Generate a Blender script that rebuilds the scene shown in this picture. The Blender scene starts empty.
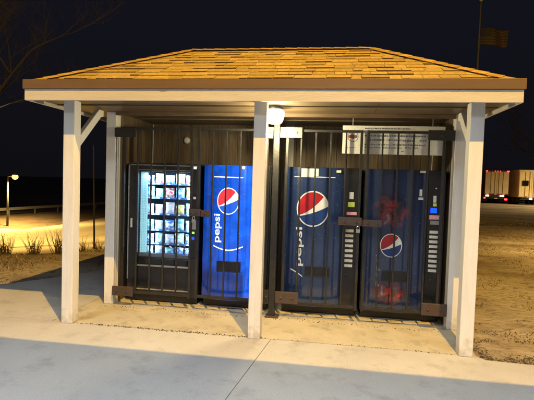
import bpy, bmesh, math, random
from mathutils import Vector, Matrix
random.seed(7)
S=bpy.context.scene; C=S.collection
PI=math.pi
# ------------------------------------------------------------------ materials
def mat(name,col,col2=None,rough=.6,scale=8.,detail=6.,bump=0.,bscale=None,metal=0.,spec=.5,emit=None,estr=0.,stretch=(1,1,1),island=0.,lo=.35,hi=.65,coat=0.):
    m=bpy.data.materials.new(name); m.use_nodes=True; nt=m.node_tree; N=nt.nodes; L=nt.links
    b=N['Principled BSDF']; b.inputs['Roughness'].default_value=rough; b.inputs['Metallic'].default_value=metal
    b.inputs['Specular IOR Level'].default_value=spec; b.inputs['Coat Weight'].default_value=coat
    c1=(*col,1); c2=(*(col2 or [c*.75 for c in col]),1)
    tc=N.new('ShaderNodeTexCoord'); mp=N.new('ShaderNodeMapping'); mp.inputs['Scale'].default_value=stretch
    L.new(tc.outputs['Object'],mp.inputs[0])
    nz=N.new('ShaderNodeTexNoise'); nz.inputs['Scale'].default_value=scale; nz.inputs['Detail'].default_value=detail; nz.inputs['Roughness'].default_value=.62
    L.new(mp.outputs[0],nz.inputs['Vector'])
    mr=N.new('ShaderNodeMapRange'); mr.inputs[1].default_value=lo; mr.inputs[2].default_value=hi
    L.new(nz.outputs[0],mr.inputs[0])
    mx=N.new('ShaderNodeMix'); mx.data_type='RGBA'; mx.inputs[6].default_value=c1; mx.inputs[7].default_value=c2
    L.new(mr.outputs[0],mx.inputs[0])
    out=mx.outputs[2]
    if island:
        g=N.new('ShaderNodeNewGeometry'); r2=N.new('ShaderNodeMapRange'); r2.inputs[3].default_value=1-island; r2.inputs[4].default_value=1+island
        L.new(g.outputs['Random Per Island'],r2.inputs[0])
        hm=N.new('ShaderNodeVectorMath'); hm.operation='SCALE'; L.new(out,hm.inputs[0]); L.new(r2.outputs[0],hm.inputs['Scale']); out=hm.outputs[0]
    L.new(out,b.inputs['Base Color'])
    if bump:
        n2=N.new('ShaderNodeTexNoise'); n2.inputs['Scale'].default_value=bscale or scale*4; n2.inputs['Detail'].default_value=5
        L.new(mp.outputs[0],n2.inputs['Vector'])
        bp=N.new('ShaderNodeBump'); bp.inputs['Strength'].default_value=bump; bp.inputs['Distance'].default_value=.01
        L.new(n2.outputs[0],bp.inputs['Height']); L.new(bp.outputs[0],b.inputs['Normal'])
    if emit:
        b.inputs['Emission Color'].default_value=(*emit,1); b.inputs['Emission Strength'].default_value=estr
    m['out']=0
    return m
def nodes(m): return m.node_tree.nodes,m.node_tree.links,m.node_tree.nodes['Principled BSDF']
M={}
def G(n,*a,**k): M[n]=mat(n,*a,**k); return M[n]
G('white_paint',(.72,.71,.69),(.62,.60,.57),rough=.55,scale=5,stretch=(3,3,.5),bump=.25,bscale=30,lo=.4,hi=.8)
G('fascia_paint',(.62,.58,.50),(.52,.48,.41),rough=.55,scale=3,stretch=(.6,3,6),bump=.25,bscale=25,lo=.35,hi=.8)
G('drip_edge',(.17,.105,.05),(.12,.075,.035),rough=.5,scale=3,stretch=(.5,2,4),lo=.3,hi=.8)
G('shingle',(.46,.35,.14),(.25,.18,.07),rough=.9,detail=12,scale=24,bump=.6,bscale=160,island=.17,lo=.3,hi=.75)
G('shingle_shade_line',(.16,.10,.035),(.10,.06,.022),rough=.95,scale=20,island=.2)  # course shadow lines under the tabs, painted as dark colour
G('shingle_cap',(.42,.29,.10),(.28,.18,.06),rough=.9,scale=14,bump=.5,bscale=160,island=.2)
G('roof_deck',(.05,.03,.02),rough=.9)
G('ceiling_board',(.15,.108,.062),(.08,.057,.033),rough=.42,scale=2.2,stretch=(.35,3,3),bump=.12,bscale=14)
G('wood_stain',(.17,.122,.075),(.085,.06,.036),rough=.6,scale=5,stretch=(6,6,.5),bump=.35,bscale=20)
G('wood_trim',(.13,.085,.045),(.08,.05,.026),rough=.6,scale=5,stretch=(.6,6,6),bump=.2)
G('gate_steel',(.038,.037,.036),(.022,.02,.018),rough=.42,scale=30,metal=.35,bump=.2,lo=.35,hi=.7)
G('galv',(.15,.148,.14),(.09,.087,.08),rough=.42,scale=20,metal=.4,bump=.1)
G('rusty',(.06,.055,.052),(.085,.045,.034),rough=.6,scale=26,metal=.2,bump=.5,lo=.42,hi=.6)
G('black_plastic',(.018,.018,.02),(.010,.010,.012),rough=.35,scale=8)
G('cabinet_dark',(.025,.026,.032),(.014,.014,.018),rough=.38,scale=8,bump=.05)
G('cabinet_blue',(.02,.035,.11),(.014,.022,.07),rough=.35,scale=6)
G('silver',(.5,.5,.5),(.36,.36,.36),rough=.35,metal=.7,scale=20)
G('label_white',(.75,.74,.70),(.6,.6,.56),rough=.5,scale=40)
G('label_yellow',(.62,.66,.12),(.3,.5,.12),rough=.5,scale=40,emit=(.6,.75,.1),estr=.08)
G('label_pink',(.75,.55,.6),(.7,.2,.35),rough=.5,scale=60)
G('white_ink',(.8,.8,.8),(.7,.7,.7),rough=.35)
G('red_ink',(.42,.018,.03),(.30,.01,.02),rough=.3)
G('blue_ink',(.015,.05,.22),(.01,.035,.16),rough=.3)
G('red_lit',(.42,.018,.03),rough=.3,emit=(.85,.05,.07),estr=.75)
G('blue_lit',(.015,.05,.3),rough=.3,emit=(.01,.12,.8),estr=.8)
G('white_lit',(.8,.8,.8),rough=.3,emit=(.75,.85,1),estr=.85)
G('bulb_glow',(.9,.9,.8),rough=.4,emit=(1,.93,.68),estr=7)
G('blue_led',(.02,.05,.6),rough=.3,emit=(.0,.05,1),estr=2.2)
G('green_led',(.1,.6,.1),rough=.3,emit=(.25,1,.1),estr=2)
G('ink_dark',(.10,.11,.16),rough=.6)
G('ink_red',(.5,.06,.03),rough=.6)
G('dead_stem',(.12,.085,.05),(.08,.055,.03),rough=.9)
G('bark',(.022,.02,.019),(.014,.013,.012),rough=.95,scale=12,bump=.4)
G('guard_metal',(.35,.35,.36),rough=.5,metal=.5)
G('pole_metal',(.32,.31,.30),(.22,.21,.2),rough=.5,metal=.3)
G('stake_dark',(.02,.02,.025),rough=.5)
G('sodium',(1,.7,.2),rough=.4,emit=(1,.50,.05),estr=7)
G('led_cool',(.9,.9,.9),rough=.4,emit=(.85,.93,1),estr=8)
G('grit',(.10,.08,.05),(.05,.04,.025),rough=.95,scale=30,island=.5)
G('tile_wall',(.4,.36,.3),(.33,.3,.25),rough=.8,scale=4)
G('trailer_yellow',(.75,.64,.36),(.62,.50,.26),rough=.45,scale=1.5)
G('trailer_tan',(.52,.42,.27),(.42,.33,.2),rough=.5,scale=1.2)
G('trailer_maroon',(.16,.03,.02),(.09,.02,.015),rough=.5,scale=2)
G('tyre',(.012,.012,.012),rough=.85)
G('rim',(.25,.25,.25),rough=.4,metal=.6)
G('tail_red',(.5,.01,.01),rough=.3,emit=(1,.03,.03),estr=10)
G('tail_white',(.9,.7,.6),rough=.3,emit=(1,.62,.42),estr=7)
G('dark_glass',(.012,.013,.016),rough=.12)
# concrete ------------------------------------------------------------
def concrete(name,a,b,stain,sc=1.0):
    m=mat(name,a,b,rough=.85,scale=1.3*sc,detail=9,bump=.35,bscale=90,lo=.3,hi=.7)
    N,L,P=nodes(m); tc=[n for n in N if n.type=='TEX_COORD'][0]
    src=P.inputs['Base Color'].links[0].from_socket
    n=N.new('ShaderNodeTexNoise'); n.inputs['Scale'].default_value=3.1; n.inputs['Detail'].default_value=10; n.inputs['Roughness'].default_value=.7
    L.new(tc.outputs['Object'],n.inputs['Vector'])
    r=N.new('ShaderNodeMapRange'); r.inputs[1].default_value=.52; r.inputs[2].default_value=.72; r.inputs[4].default_value=.85; L.new(n.outputs[0],r.inputs[0])
    mx=N.new('ShaderNodeMix'); mx.data_type='RGBA'; mx.inputs[7].default_value=(*stain,1); L.new(r.outputs[0],mx.inputs[0]); L.new(src,mx.inputs[6])
    n3=N.new('ShaderNodeTexNoise'); n3.inputs['Scale'].default_value=110; n3.inputs['Detail'].default_value=3; L.new(tc.outputs['Object'],n3.inputs['Vector'])
    r3=N.new('ShaderNodeMapRange'); r3.inputs[1].default_value=.3; r3.inputs[2].default_value=.7; r3.inputs[3].default_value=.86; r3.inputs[4].default_value=1.12; L.new(n3.outputs[0],r3.inputs[0])
    sc_=N.new('ShaderNodeVectorMath'); sc_.operation='SCALE'; L.new(mx.outputs[2],sc_.inputs[0]); L.new(r3.outputs[0],sc_.inputs['Scale'])
    L.new(sc_.outputs[0],P.inputs['Base Color']); M[name]=m
concrete('pavement_concrete',(.43,.425,.415),(.36,.355,.35),(.26,.25,.24))
concrete('slab_concrete',(.45,.41,.33),(.34,.31,.24),(.17,.15,.10),2.0)
def ground_mat():
    m=mat('ground_dirt',(.32,.26,.165),(.16,.12,.075),rough=.95,scale=.8,detail=14,bump=1.0,bscale=11,lo=.40,hi=.60)
    [n for n in m.node_tree.nodes if n.type=='BUMP'][0].inputs['Distance'].default_value=.05
    N,L,P=nodes(m); tc=[n for n in N if n.type=='TEX_COORD'][0]
    src=P.inputs['Base Color'].links[0].from_socket
    # pale gravel patches, streaked along the drive
    mp=N.new('ShaderNodeMapping'); mp.inputs['Scale'].default_value=(.12,.5,1); mp.inputs['Rotation'].default_value=(0,0,.2); L.new(tc.outputs['Object'],mp.inputs[0])
    n=N.new('ShaderNodeTexNoise'); n.inputs['Scale'].default_value=.9; n.inputs['Detail'].default_value=8; L.new(mp.outputs[0],n.inputs['Vector'])
    r=N.new('ShaderNodeMapRange'); r.inputs[1].default_value=.42; r.inputs[2].default_value=.6; r.inputs[4].default_value=.8; L.new(n.outputs[0],r.inputs[0])
    mx=N.new('ShaderNodeMix'); mx.data_type='RGBA'; mx.inputs[7].default_value=(.48,.43,.33,1); L.new(r.outputs[0],mx.inputs[0]); L.new(src,mx.inputs[6])
    # small dark crumbs
    n4=N.new('ShaderNodeTexNoise'); n4.inputs['Scale'].default_value=9; n4.inputs['Detail'].default_value=6; n4.inputs['Roughness'].default_value=.75; L.new(tc.outputs['Object'],n4.inputs['Vector'])
    r4=N.new('ShaderNodeMapRange'); r4.inputs[1].default_value=.52; r4.inputs[2].default_value=.64; r4.inputs[4].default_value=.7; L.new(n4.outputs[0],r4.inputs[0])
    m4=N.new('ShaderNodeMix'); m4.data_type='RGBA'; m4.inputs[7].default_value=(.06,.045,.025,1); L.new(r4.outputs[0],m4.inputs[0]); L.new(mx.outputs[2],m4.inputs[6])
    L.new(m4.outputs[2],P.inputs['Base Color']); M['ground_dirt']=m
ground_mat()
def foot_dirt():
    N,L,P=nodes(M['white_paint']); tc=[n for n in N if n.type=='TEX_COORD'][0]; src=P.inputs['Base Color'].links[0].from_socket
    sp=N.new('ShaderNodeSeparateXYZ'); L.new(tc.outputs['Object'],sp.inputs[0]); nz=N.new('ShaderNodeTexNoise'); nz.inputs['Scale'].default_value=16; nz.inputs['Detail'].default_value=8; L.new(tc.outputs['Object'],nz.inputs['Vector'])
    a=N.new('ShaderNodeMath'); a.operation='MULTIPLY_ADD'; a.inputs[1].default_value=-.55; L.new(nz.outputs[0],a.inputs[0]); L.new(sp.outputs[2],a.inputs[2])
    mr=N.new('ShaderNodeMapRange'); mr.inputs[1].default_value=-.13; mr.inputs[2].default_value=-.30; mr.inputs[4].default_value=.42; L.new(a.outputs[0],mr.inputs[0])
    # thin vertical checks in the timber
    mp=N.new('ShaderNodeMapping'); mp.inputs['Scale'].default_value=(60,60,1.1); L.new(tc.outputs['Object'],mp.inputs[0]); n2=N.new('ShaderNodeTexNoise'); n2.inputs['Scale'].default_value=1.0; n2.inputs['Detail'].default_value=2; L.new(mp.outputs[0],n2.inputs['Vector'])
    m2=N.new('ShaderNodeMapRange'); m2.inputs[1].default_value=.70; m2.inputs[2].default_value=.76; m2.inputs[4].default_value=.6; L.new(n2.outputs[0],m2.inputs[0])
    mm=N.new('ShaderNodeMath'); mm.operation='MAXIMUM'; L.new(mr.outputs[0],mm.inputs[0]); L.new(m2.outputs[0],mm.inputs[1])
    mx=N.new('ShaderNodeMix'); mx.data_type='RGBA'; mx.inputs[7].default_value=(.22,.17,.11,1); L.new(mm.outputs[0],mx.inputs[0]); L.new(src,mx.inputs[6]); L.new(mx.outputs[2],P.inputs['Base Color'])
foot_dirt()
G('lot_pale',(.62,.52,.34),(.50,.41,.26),rough=.9,scale=.25,detail=10,bump=.5,bscale=3)
G('verge_brown',(.17,.11,.06),(.09,.06,.035),rough=.95,scale=.8,detail=10,bump=.8,bscale=5)
G('flag_pole',(.10,.10,.105),rough=.5)
G('lamp_pole',(.03,.03,.03),rough=.7)
G('tape_red',(.5,.03,.03),rough=.4)
G('fruit_red',(.38,.03,.03),(.12,.01,.015),rough=.25,scale=16)
G('splash_line',(.2,.09,.10),(.03,.02,.04),rough=.4,scale=22,lo=.4,hi=.6)
# ------------------------------------------------------------------ mesh helpers
def new(): return bmesh.new()
def box(bm,x0,x1,y0,y1,z0,z1):
    v=[bm.verts.new(p) for p in ((x0,y0,z0),(x1,y0,z0),(x1,y1,z0),(x0,y1,z0),(x0,y0,z1),(x1,y0,z1),(x1,y1,z1),(x0,y1,z1))]
    for f in ((0,3,2,1),(4,5,6,7),(0,1,5,4),(1,2,6,5),(2,3,7,6),(3,0,4,7)): bm.faces.new([v[i] for i in f])
    return bm
def prism(bm,pts,z0,z1):
    a=[bm.verts.new((x,y,z0)) for x,y in pts]; b=[bm.verts.new((x,y,z1)) for x,y in pts]; n=len(pts)
    bm.faces.new(b); bm.faces.new(a[::-1])
    for i in range(n): bm.faces.new((a[i],a[(i+1)%n],b[(i+1)%n],b[i]))
    return bm
def hull(bm,A,B):  # two matching 3d rings
    a=[bm.verts.new(p) for p in A]; b=[bm.verts.new(p) for p in B]; n=len(A)
    bm.faces.new(a[::-1]); bm.faces.new(b)
    for i in range(n): bm.faces.new((a[i],a[(i+1)%n],b[(i+1)%n],b[i]))
    return bm
def tube(bm,p,q,r0,r1=None,n=8):
    p=Vector(p);q=Vector(q); r1=r0 if r1 is None else r1; d=(q-p).normalized()
    u=d.orthogonal().normalized(); w=d.cross(u)
    A=[p+(u*math.cos(2*PI*i/n)+w*math.sin(2*PI*i/n))*r0 for i in range(n)]
    B=[q+(u*math.cos(2*PI*i/n)+w*math.sin(2*PI*i/n))*r1 for i in range(n)]
    return hull(bm,A,B)
def lathe(bm,c,prof,n=24,axis='Z'):
    rings=[]
    for r,h in prof:
        ring=[]
        for i in range(n):
            a=2*PI*i/n
            if axis=='Z': q=(c[0]+r*math.cos(a),c[1]+r*math.sin(a),c[2]+h)
            elif axis=='Y': q=(c[0]+r*math.cos(a),c[1]+h,c[2]+r*math.sin(a))
            else: q=(c[0]+h,c[1]+r*math.cos(a),c[2]+r*math.sin(a))
            ring.append(bm.verts.new(q))
        rings.append(ring)
    for a,b in zip(rings,rings[1:]):
        for i in range(n): bm.faces.new((a[i],a[(i+1)%n],b[(i+1)%n],b[i]))
    bm.faces.new(rings[0]); bm.faces.new(rings[-1])
    return bm
def obj(name,bm,m,parent=None,bevel=0.,smooth=False,label=None):
    bmesh.ops.recalc_face_normals(bm,faces=bm.faces)
    me=bpy.data.meshes.new(name); bm.to_mesh(me); bm.free()
    o=bpy.data.objects.new(name,me); C.objects.link(o)
    for mm in (m if isinstance(m,(list,tuple)) else [m]): me.materials.append(M[mm] if isinstance(mm,str) else mm)
    if smooth:
        for p in me.polygons: p.use_smooth=True
    if bevel:
        md=o.modifiers.new('bevel','BEVEL'); md.width=bevel; md.segments=2; md.limit_method='ANGLE'
    if parent is not None:
        o.parent=parent; o.matrix_parent_inverse=Matrix.Translation(parent.location).inverted() if parent.type=='EMPTY' and parent.get('world_parts',0) else Matrix()
    if label: o['label']=label
    return o
def thing(name,label,cat,loc=(0,0,0),group=None):
    """Empty at the base; parts are modelled in world coordinates and inverse-parented."""
    o=bpy.data.objects.new(name,None); C.objects.link(o); o.location=loc; o['label']=label; o['category']=cat; o.empty_display_size=.2
    o['world_parts']=1
    if group: o['group']=group
    return o
def tag(o,label=None,cat=None,group=None,kind=None):
    for k,v in (('label',label),('category',cat),('group',group),('kind',kind)):
        if v: o[k]=v
    return o
def quad(bm,pts): return bm.faces.new([bm.verts.new(p) for p in pts])

# ------------------------------------------------------------------ dimensions (metres)
PL,PR=-2.104,2.092; W=.129; OV=.2544; XL,XR=-2.495,2.418; ZE,ZT,ZB,ZR=2.416,2.534,2.630,3.34
DEP=2.65; YB=-OV+DEP; YR=-OV+DEP/2; RL,RR=-1.11,1.15; ZR-=.045; PB=.7645; BL,BR=-2.047,2.164
ZC=2.455; GY=.76; MY=.97; ZG0,ZG1=.165,2.265; WY=1.97

# ================================================================== GROUND
BP=Vector((-5.0,4.08)); BN=Vector((-.625,.78)).normalized()
FP=Vector((-28.7,40.8)); FN=Vector((-15.3,2.2)).normalized()
def terrain(x,y):
    s1=(Vector((x,y))-BP).dot(BN)
    s2=-(Vector((x,y))-FP).dot(FN)
    w=max(0,min(1,(1.5-x)/4)); w=w*w*(3-2*w)
    if s1<=0: return 0
    if s2>0: h=-3.8*s1/(s1+s2)
    else: h=-3.8+.6*min(1,-s2/5)
    return h*w
def axis_vals(lo,hi,fine0,fine1,step,g=1.13):
    v=[]; x=fine0
    while x<=fine1: v.append(x); x+=step
    d=step; x=v[-1]
    while x<hi: d*=g; x+=d; v.append(x)
    d=step; x=v[0]; l=[]
    while x>lo: d*=g; x-=d; l.append(x)
    return l[::-1]+v
xs=axis_vals(-420,420,-7,6,.16,1.10); ys=axis_vals(-60,600,-2,7,.16,1.08)
bm=new(); g=[]
from mathutils import noise
for y in ys:
    row=[]
    for x in xs:
        z=terrain(x,y)-.03
        near=max(0,1-math.hypot(x-2,y-2)/14)
        z+=near*(.03*noise.fractal(Vector((x*2.2,y*2.2,.3)),.8,2.1,4)) 
        if -2.45<x<2.35 and y<2.4: z=min(z,-.03)
        if y<-.05 or (x<-2 and y<1.4): z=min(z,-.03)
        row.append(bm.verts.new((x,y,z)))
    g.append(row)
for j in range(len(ys)-1):
    for i in range(len(xs)-1):
        f=bm.faces.new((g[j][i],g[j][i+1],g[j+1][i+1],g[j+1][i])); f.smooth=True
        cx=(xs[i]+xs[i+1])/2; cy=(ys[j]+ys[j+1])/2
        s1=(Vector((cx,cy))-BP).dot(BN); s2=-(Vector((cx,cy))-FP).dot(FN)
        if cx<2:
            if s1>.9 and s2>0: f.material_index=1
            elif s1>0 and s2<=0: f.material_index=2
ground=obj('ground',bm,['ground_dirt','lot_pale','verge_brown']); tag(ground,kind='structure')
# pavement panels around the shelter, 8 mm joints
bm=new()
prism(bm,[(-14,-30),(-.15*20+ -.0,-30),(.028,-1.34),(.175,-.028),(-2.312,-.028),(-14,-.028)],-.12,0)
pav=obj('pavement',bm,'pavement_concrete'); tag(pav,kind='structure')
bm=new(); prism(bm,[(-2.985,-30),(14,-30),(14,-.19),(2.6,-.125),(2.26,-.105),(2.21,-.028),(.181,-.028),(.034,-1.34)],-.12,0)
tag(obj('pavement',bm,'pavement_concrete'),kind='structure')
bm=new(); prism(bm,[(-14,-.018),(-2.312,-.018),(-2.312,3.6),(-2.7,3.55),(-3.05,2.95),(-3.5,2.1),(-4.0,1.36),(-4.9,1.22),(-14,1.15)],-.12,-.002)
tag(obj('pavement',bm,'pavement_concrete'),kind='structure')
bm=new(); prism(bm,[(-2.3,-.018),(2.2,-.018),(2.24,1.2),(2.26,2.3),(-2.3,2.3)],-.12,.0)
tag(obj('shelter_slab',bm,'slab_concrete'),kind='structure')
def pebble(bm,x,y,z,r):
    n=5; top=[];bot=[]; a0=random.random()*6
    for i in range(n):
        a=a0+2*PI*i/n; k=r*random.uniform(.7,1.3)
        bot.append(bm.verts.new((x+k*math.cos(a),y+k*math.sin(a),z-.002))); top.append(bm.verts.new((x+.6*k*math.cos(a),y+.6*k*math.sin(a),z+r*random.uniform(.4,.9))))
    bm.faces.new(top)
    for i in range(n): bm.faces.new((bot[i],bot[(i+1)%n],top[(i+1)%n],top[i]))
bm=new()
for k in range(420):   # crumbs caught in the joint between slab and walk
    x=-1.9+2.0*random.random()**.8 if k%4 else random.uniform(-2.2,2.1); pebble(bm,x,-.022+random.gauss(0,.013),0,random.uniform(.003,.009))
for k in range(160):
    pebble(bm,random.uniform(-2.1,2.0),GY-.06+abs(random.gauss(0,.05))-.06,0,random.uniform(.003,.009))
for k in range(260):
    pebble(bm,random.uniform(-2.2,2.1),random.uniform(0,.9),0,random.uniform(.001,.004))
tag(obj('grit',bm,'grit'),'dark crumbs of grit lying along the joint of the shelter slab','grit',kind='stuff')
bm=new()
for k in range(7000):
    x=2.25+3.2*random.random(); y=-.15+abs(random.gauss(0,.55))
    if noise.noise(Vector((x*2,y*4,2)))<-.05 : continue
    pebble(bm,x,y,-.022,random.choice((.003,.004,.006,.009)))
for k in range(900):
    x=random.uniform(-6,-3); y=1.35+abs(random.gauss(0,.25))+(x+4)*1.0*(x>-4)
    pebble(bm,x,y,-.02,random.choice((.004,.006,.009)))
tag(obj('gravel',bm,'grit'),'loose dark gravel along the edge of the pale walk','gravel',kind='stuff')

# ================================================================== SHELTER
sh=thing('picnic_style_shelter','open hip roofed shelter with white posts and amber lit brown shingles over the vending machines','shelter')
sh.name='vending_shelter'
def post(x,y,z1,lab=None):
    bm=box(new(),x-W/2,x+W/2,y-W/2,y+W/2,.0,z1); return obj('post',bm,'white_paint',sh,bevel=.006,label=lab)
YP=W/2-.064
for x in (PL,0,PR): post(x,YP,ZC-.002)
for x in (BL,BR): post(x,PB+W/2,ZC-.002)
for x in (BL,0.1,BR): post(x,YB-.36,ZC-.002)
for x in (PL,PR):      # knee braces running back to the ceiling
    r=.042
    pts=[(.055,1.93),(.055,2.05),(.50,ZC-.015),(.60,ZC-.015),(.60,ZC-.09),(.545,ZC-.10)]
    hull(bm:=new(),[(x-r+.03,a,b) for a,b in pts],[(x+r+.0,a,b) for a,b in pts]); obj('brace',bm,'white_paint',sh,bevel=.004)
# fascia boards on four sides (butted) with brown drip edge standing proud
def ring(name,z0,z1,out,th,m):
    bm=new(); a,b,c,d=XL-out,XR+out,-OV-out,YB+out
    box(bm,a,b,c,c+th,z0,z1)
    obj(name,bm,m,sh,bevel=.003)
    bm=new(); box(bm,a,b,d-th,d,z0,z1); obj(name,bm,m,sh,bevel=.003)
    for x0,x1 in ((a,a+th),(b-th,b)):
        bm=new(); box(bm,x0,x1,c+th+.002,d-th-.002,z0,z1); obj(name,bm,m,sh,bevel=.003)
ring('fascia',ZE,ZT-.001,0,.025,'fascia_paint')
ring('drip_edge',ZT,ZB,.014,.03,'drip_edge')
bm=new(); x=XL-.006; 
for j in (-.98,):   # seam lap in the drip edge
    box(bm,j,j+.05,-OV-.0165,-OV-.012,ZT+.001,ZB-.001)
obj('seam_strip',bm,'drip_edge',sh)
bm=new(); x=XL+.027
while x<XR-.03:
    x1=min(x+1.22,XR-.027); box(bm,x,x1-.004,-OV+.027,YB-.027,ZC,ZC+.012); x=x1
obj('ceiling',bm,'ceiling_board',sh)
bm=new(); box(bm,BL+W/2+.002,BR-W/2-.002,PB-.02,PB+.02,ZC-.045,ZC-.002); obj('ceiling_beam',bm,'wood_trim',sh)
for y in (.25,1.35):
    bm=new(); box(bm,XL+.05,XR-.05,y-.012,y+.012,ZC-.012,ZC-.001); obj('ceiling_batten',bm,'ceiling_board',sh)
# roof deck (solid hip) and shingle tabs
bm=new()
e=[(XL+.028,-OV+.028,ZB-.035),(XR-.028,-OV+.028,ZB-.035),(XR-.028,YB-.028,ZB-.035),(XL+.028,YB-.028,ZB-.035)]; r1,r2=(RL,YR,ZR-.02),(RR,YR,ZR-.02)
E=[bm.verts.new(p) for p in e]; R=[bm.verts.new(p) for p in (r1,r2)]
bm.faces.new((E[0],E[1],R[1],R[0])); bm.faces.new((E[1],E[2],R[1])); bm.faces.new((E[2],E[3],R[0],R[1])); bm.faces.new((E[3],E[0],R[0])); bm.faces.new(E[::-1])
obj('roof_deck',bm,'roof_deck',sh)
def shingles(a,b,ta,tb,name='shingles'):
    """a,b eave ends; ta,tb the ends of the top edge; tabs laid course by course"""
    a,b,ta,tb=map(Vector,(a,b,ta,tb)); ux=(b-a).normalized(); mid=(a+b)/2
    nrm=ux.cross((ta-a)).normalized(); 
    if nrm.z<0: nrm=-nrm
    up=nrm.cross(ux).normalized(); 
    if up.z<0: up=-up
    H=(ta-a).dot(up); n=11; ex=H/n; bm=new()
    for k in range(n):
        v0=k*ex; v1=min(H,v0+ex*1.12)
        def lim(v):
            t=min(1,v/H); p=a.lerp(ta,t); q=b.lerp(tb,t); return (p-a).dot(ux),(q-a).dot(ux)
        L0,R0=lim(v0);L1,R1=lim(v1)
        x=L0-random.random()*.2
        while x<R0:
            w=random.choice((.10,.14,.18,.22,.28))*random.uniform(.85,1.15); y=x+w-.004
            th=random.choice((.006,.008,.012,.016)); dv=random.uniform(-.006,.004)
            def P(u,v,h,Lm,Rm): u=max(Lm,min(Rm,u)); return a+ux*u+up*v+nrm*h
            A=[P(x,v0+dv,.001,L0,R0),P(y,v0+dv,.001,L0,R0),P(y,v0+dv,th,L0,R0),P(x,v0+dv,th,L0,R0)]
            B=[P(x,v1,.001,L1,R1),P(y,v1,.001,L1,R1),P(y,v1,.004,L1,R1),P(x,v1,.004,L1,R1)]
            if (A[1]-A[0]).length>.01 or (B[1]-B[0]).length>.01:
                hull(bm,A,B)
                if random.random()<.85 and (A[1]-A[0]).length>.03:  # dark strip on the butt edge stands in for the course shadow
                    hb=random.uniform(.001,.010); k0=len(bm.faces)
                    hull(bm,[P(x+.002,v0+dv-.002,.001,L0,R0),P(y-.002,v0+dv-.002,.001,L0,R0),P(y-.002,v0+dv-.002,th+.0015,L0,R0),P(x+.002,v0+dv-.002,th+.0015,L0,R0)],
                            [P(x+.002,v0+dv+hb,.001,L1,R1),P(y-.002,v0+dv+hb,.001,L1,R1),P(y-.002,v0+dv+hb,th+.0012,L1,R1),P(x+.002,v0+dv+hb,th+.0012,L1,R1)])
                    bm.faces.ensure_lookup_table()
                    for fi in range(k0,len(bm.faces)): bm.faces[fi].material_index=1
            x+=w
    return obj(name,bm,['shingle','shingle_shade_line'],sh)
e=[Vector(p)+Vector((0,0,.004)) for p in e]; t1=Vector((RL,YR,ZR-.012)); t2=Vector((RR,YR,ZR-.012))
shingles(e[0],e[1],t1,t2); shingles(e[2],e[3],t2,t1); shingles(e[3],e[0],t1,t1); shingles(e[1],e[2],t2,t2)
def caps(p,q,name='hip_cap'):
    p,q=Vector(p),Vector(q); d=(q-p).normalized(); s=d.cross(Vector((0,0,1))).normalized(); u=s.cross(d); n=int((q-p).length/.15); bm=new()
    for i in range(n):
        a=p.lerp(q,i/n); b=p.lerp(q,min(1,(i+1.15)/n)); w=.055
        A=[a-s*.06+u*.004,a+u*.034,a+s*.06+u*.004,a+u*.006]; B=[b-s*.06-u*.002,b+u*.027,b+s*.06-u*.002,b]
        hull(bm,A,B)
    return obj(name,bm,'shingle_cap',sh)
for i,t in ((0,t1),(1,t2),(2,t2),(3,t1)): caps(e[i],t)
caps(t1,t2,'ridge_cap')
# alcove walls, vertical boards
def boards_x(x0,x1,y0,y1,z0,z1,n,ax):
    bm=new()
    for i in range(n):
        if ax=='x':
            a=x0+(x1-x0)*i/n; b=x0+(x1-x0)*(i+1)/n; box(bm,a,b-.006,y0+random.uniform(0,.004),y1,z0,z1)
        else:
            a=y0+(y1-y0)*i/n; b=y0+(y1-y0)*(i+1)/n; o=random.uniform(-.003,.003); box(bm,x0+o,x1+o,a,b-.006,z0,z1)
    return bm
IL,IR=-1.985,2.10
obj('back_wall',boards_x(IL,IR,WY,WY+.02,.01,ZC-.003,28,'x'),'wood_stain',sh)
obj('side_wall',boards_x(IL-.03,IL-.008,PB+W+.002,WY-.003,.01,ZC-.003,8,'y'),'wood_stain',sh)
obj('side_wall',boards_x(IR+.008,IR+.03,PB+W+.002,WY-.003,.01,ZC-.003,8,'y'),'wood_stain',sh)
# steel centre post of the cage belongs to the enclosure
bm=box(new(),.035,.11,GY-.04,GY+.035,.0,ZC-.05); obj('steel_post',bm,'gate_steel',sh,bevel=.004)
bm=box(new(),-.0,.16,GY-.07,GY+.06,.0,.018); obj('base_plate',bm,'rusty',sh,bevel=.003)

# ceiling lamp -------------------------------------------------------
LX,LY=.10,.30
lamp=thing('ceiling_lamp','glowing round ceiling lamp under the shelter roof behind the middle white post','lamp',(LX,LY,ZC))
bm=lathe(new(),(LX,LY,ZC),[(.085,-.001),(.09,-.012),(.088,-.03),(.07,-.034)]); obj('lamp_base',bm,'galv',lamp,smooth=True)
bm=lathe(new(),(LX,LY,ZC-.036),[(.088,0),(.102,-.02),(.102,-.07),(.088,-.12),(.066,-.145),(.03,-.152)]); obj('lamp_globe',bm,'bulb_glow',lamp,smooth=True)
jb=thing('junction_box','small grey electrical box on the ceiling beside the glowing lamp','junction box',(.0,.72,ZC))
obj('box_body',box(new(),-.02,.07,.66,.735,ZC-.10,ZC-.014),'galv',jb,bevel=.004); obj('conduit',tube(new(),(.025,.69,ZC-.013),(.025,.42,ZC-.013),.009),'galv',jb)
tag(obj('wall_socket',lathe(new(),(-1.45,WY,2.215),[(.05,-.002),(.05,-.03),(.03,-.05),(.015,-.05)],20,'Y'),'label_white',smooth=True),'round white fixture on the wooden back wall above the snack machine','wall fixture')

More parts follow.
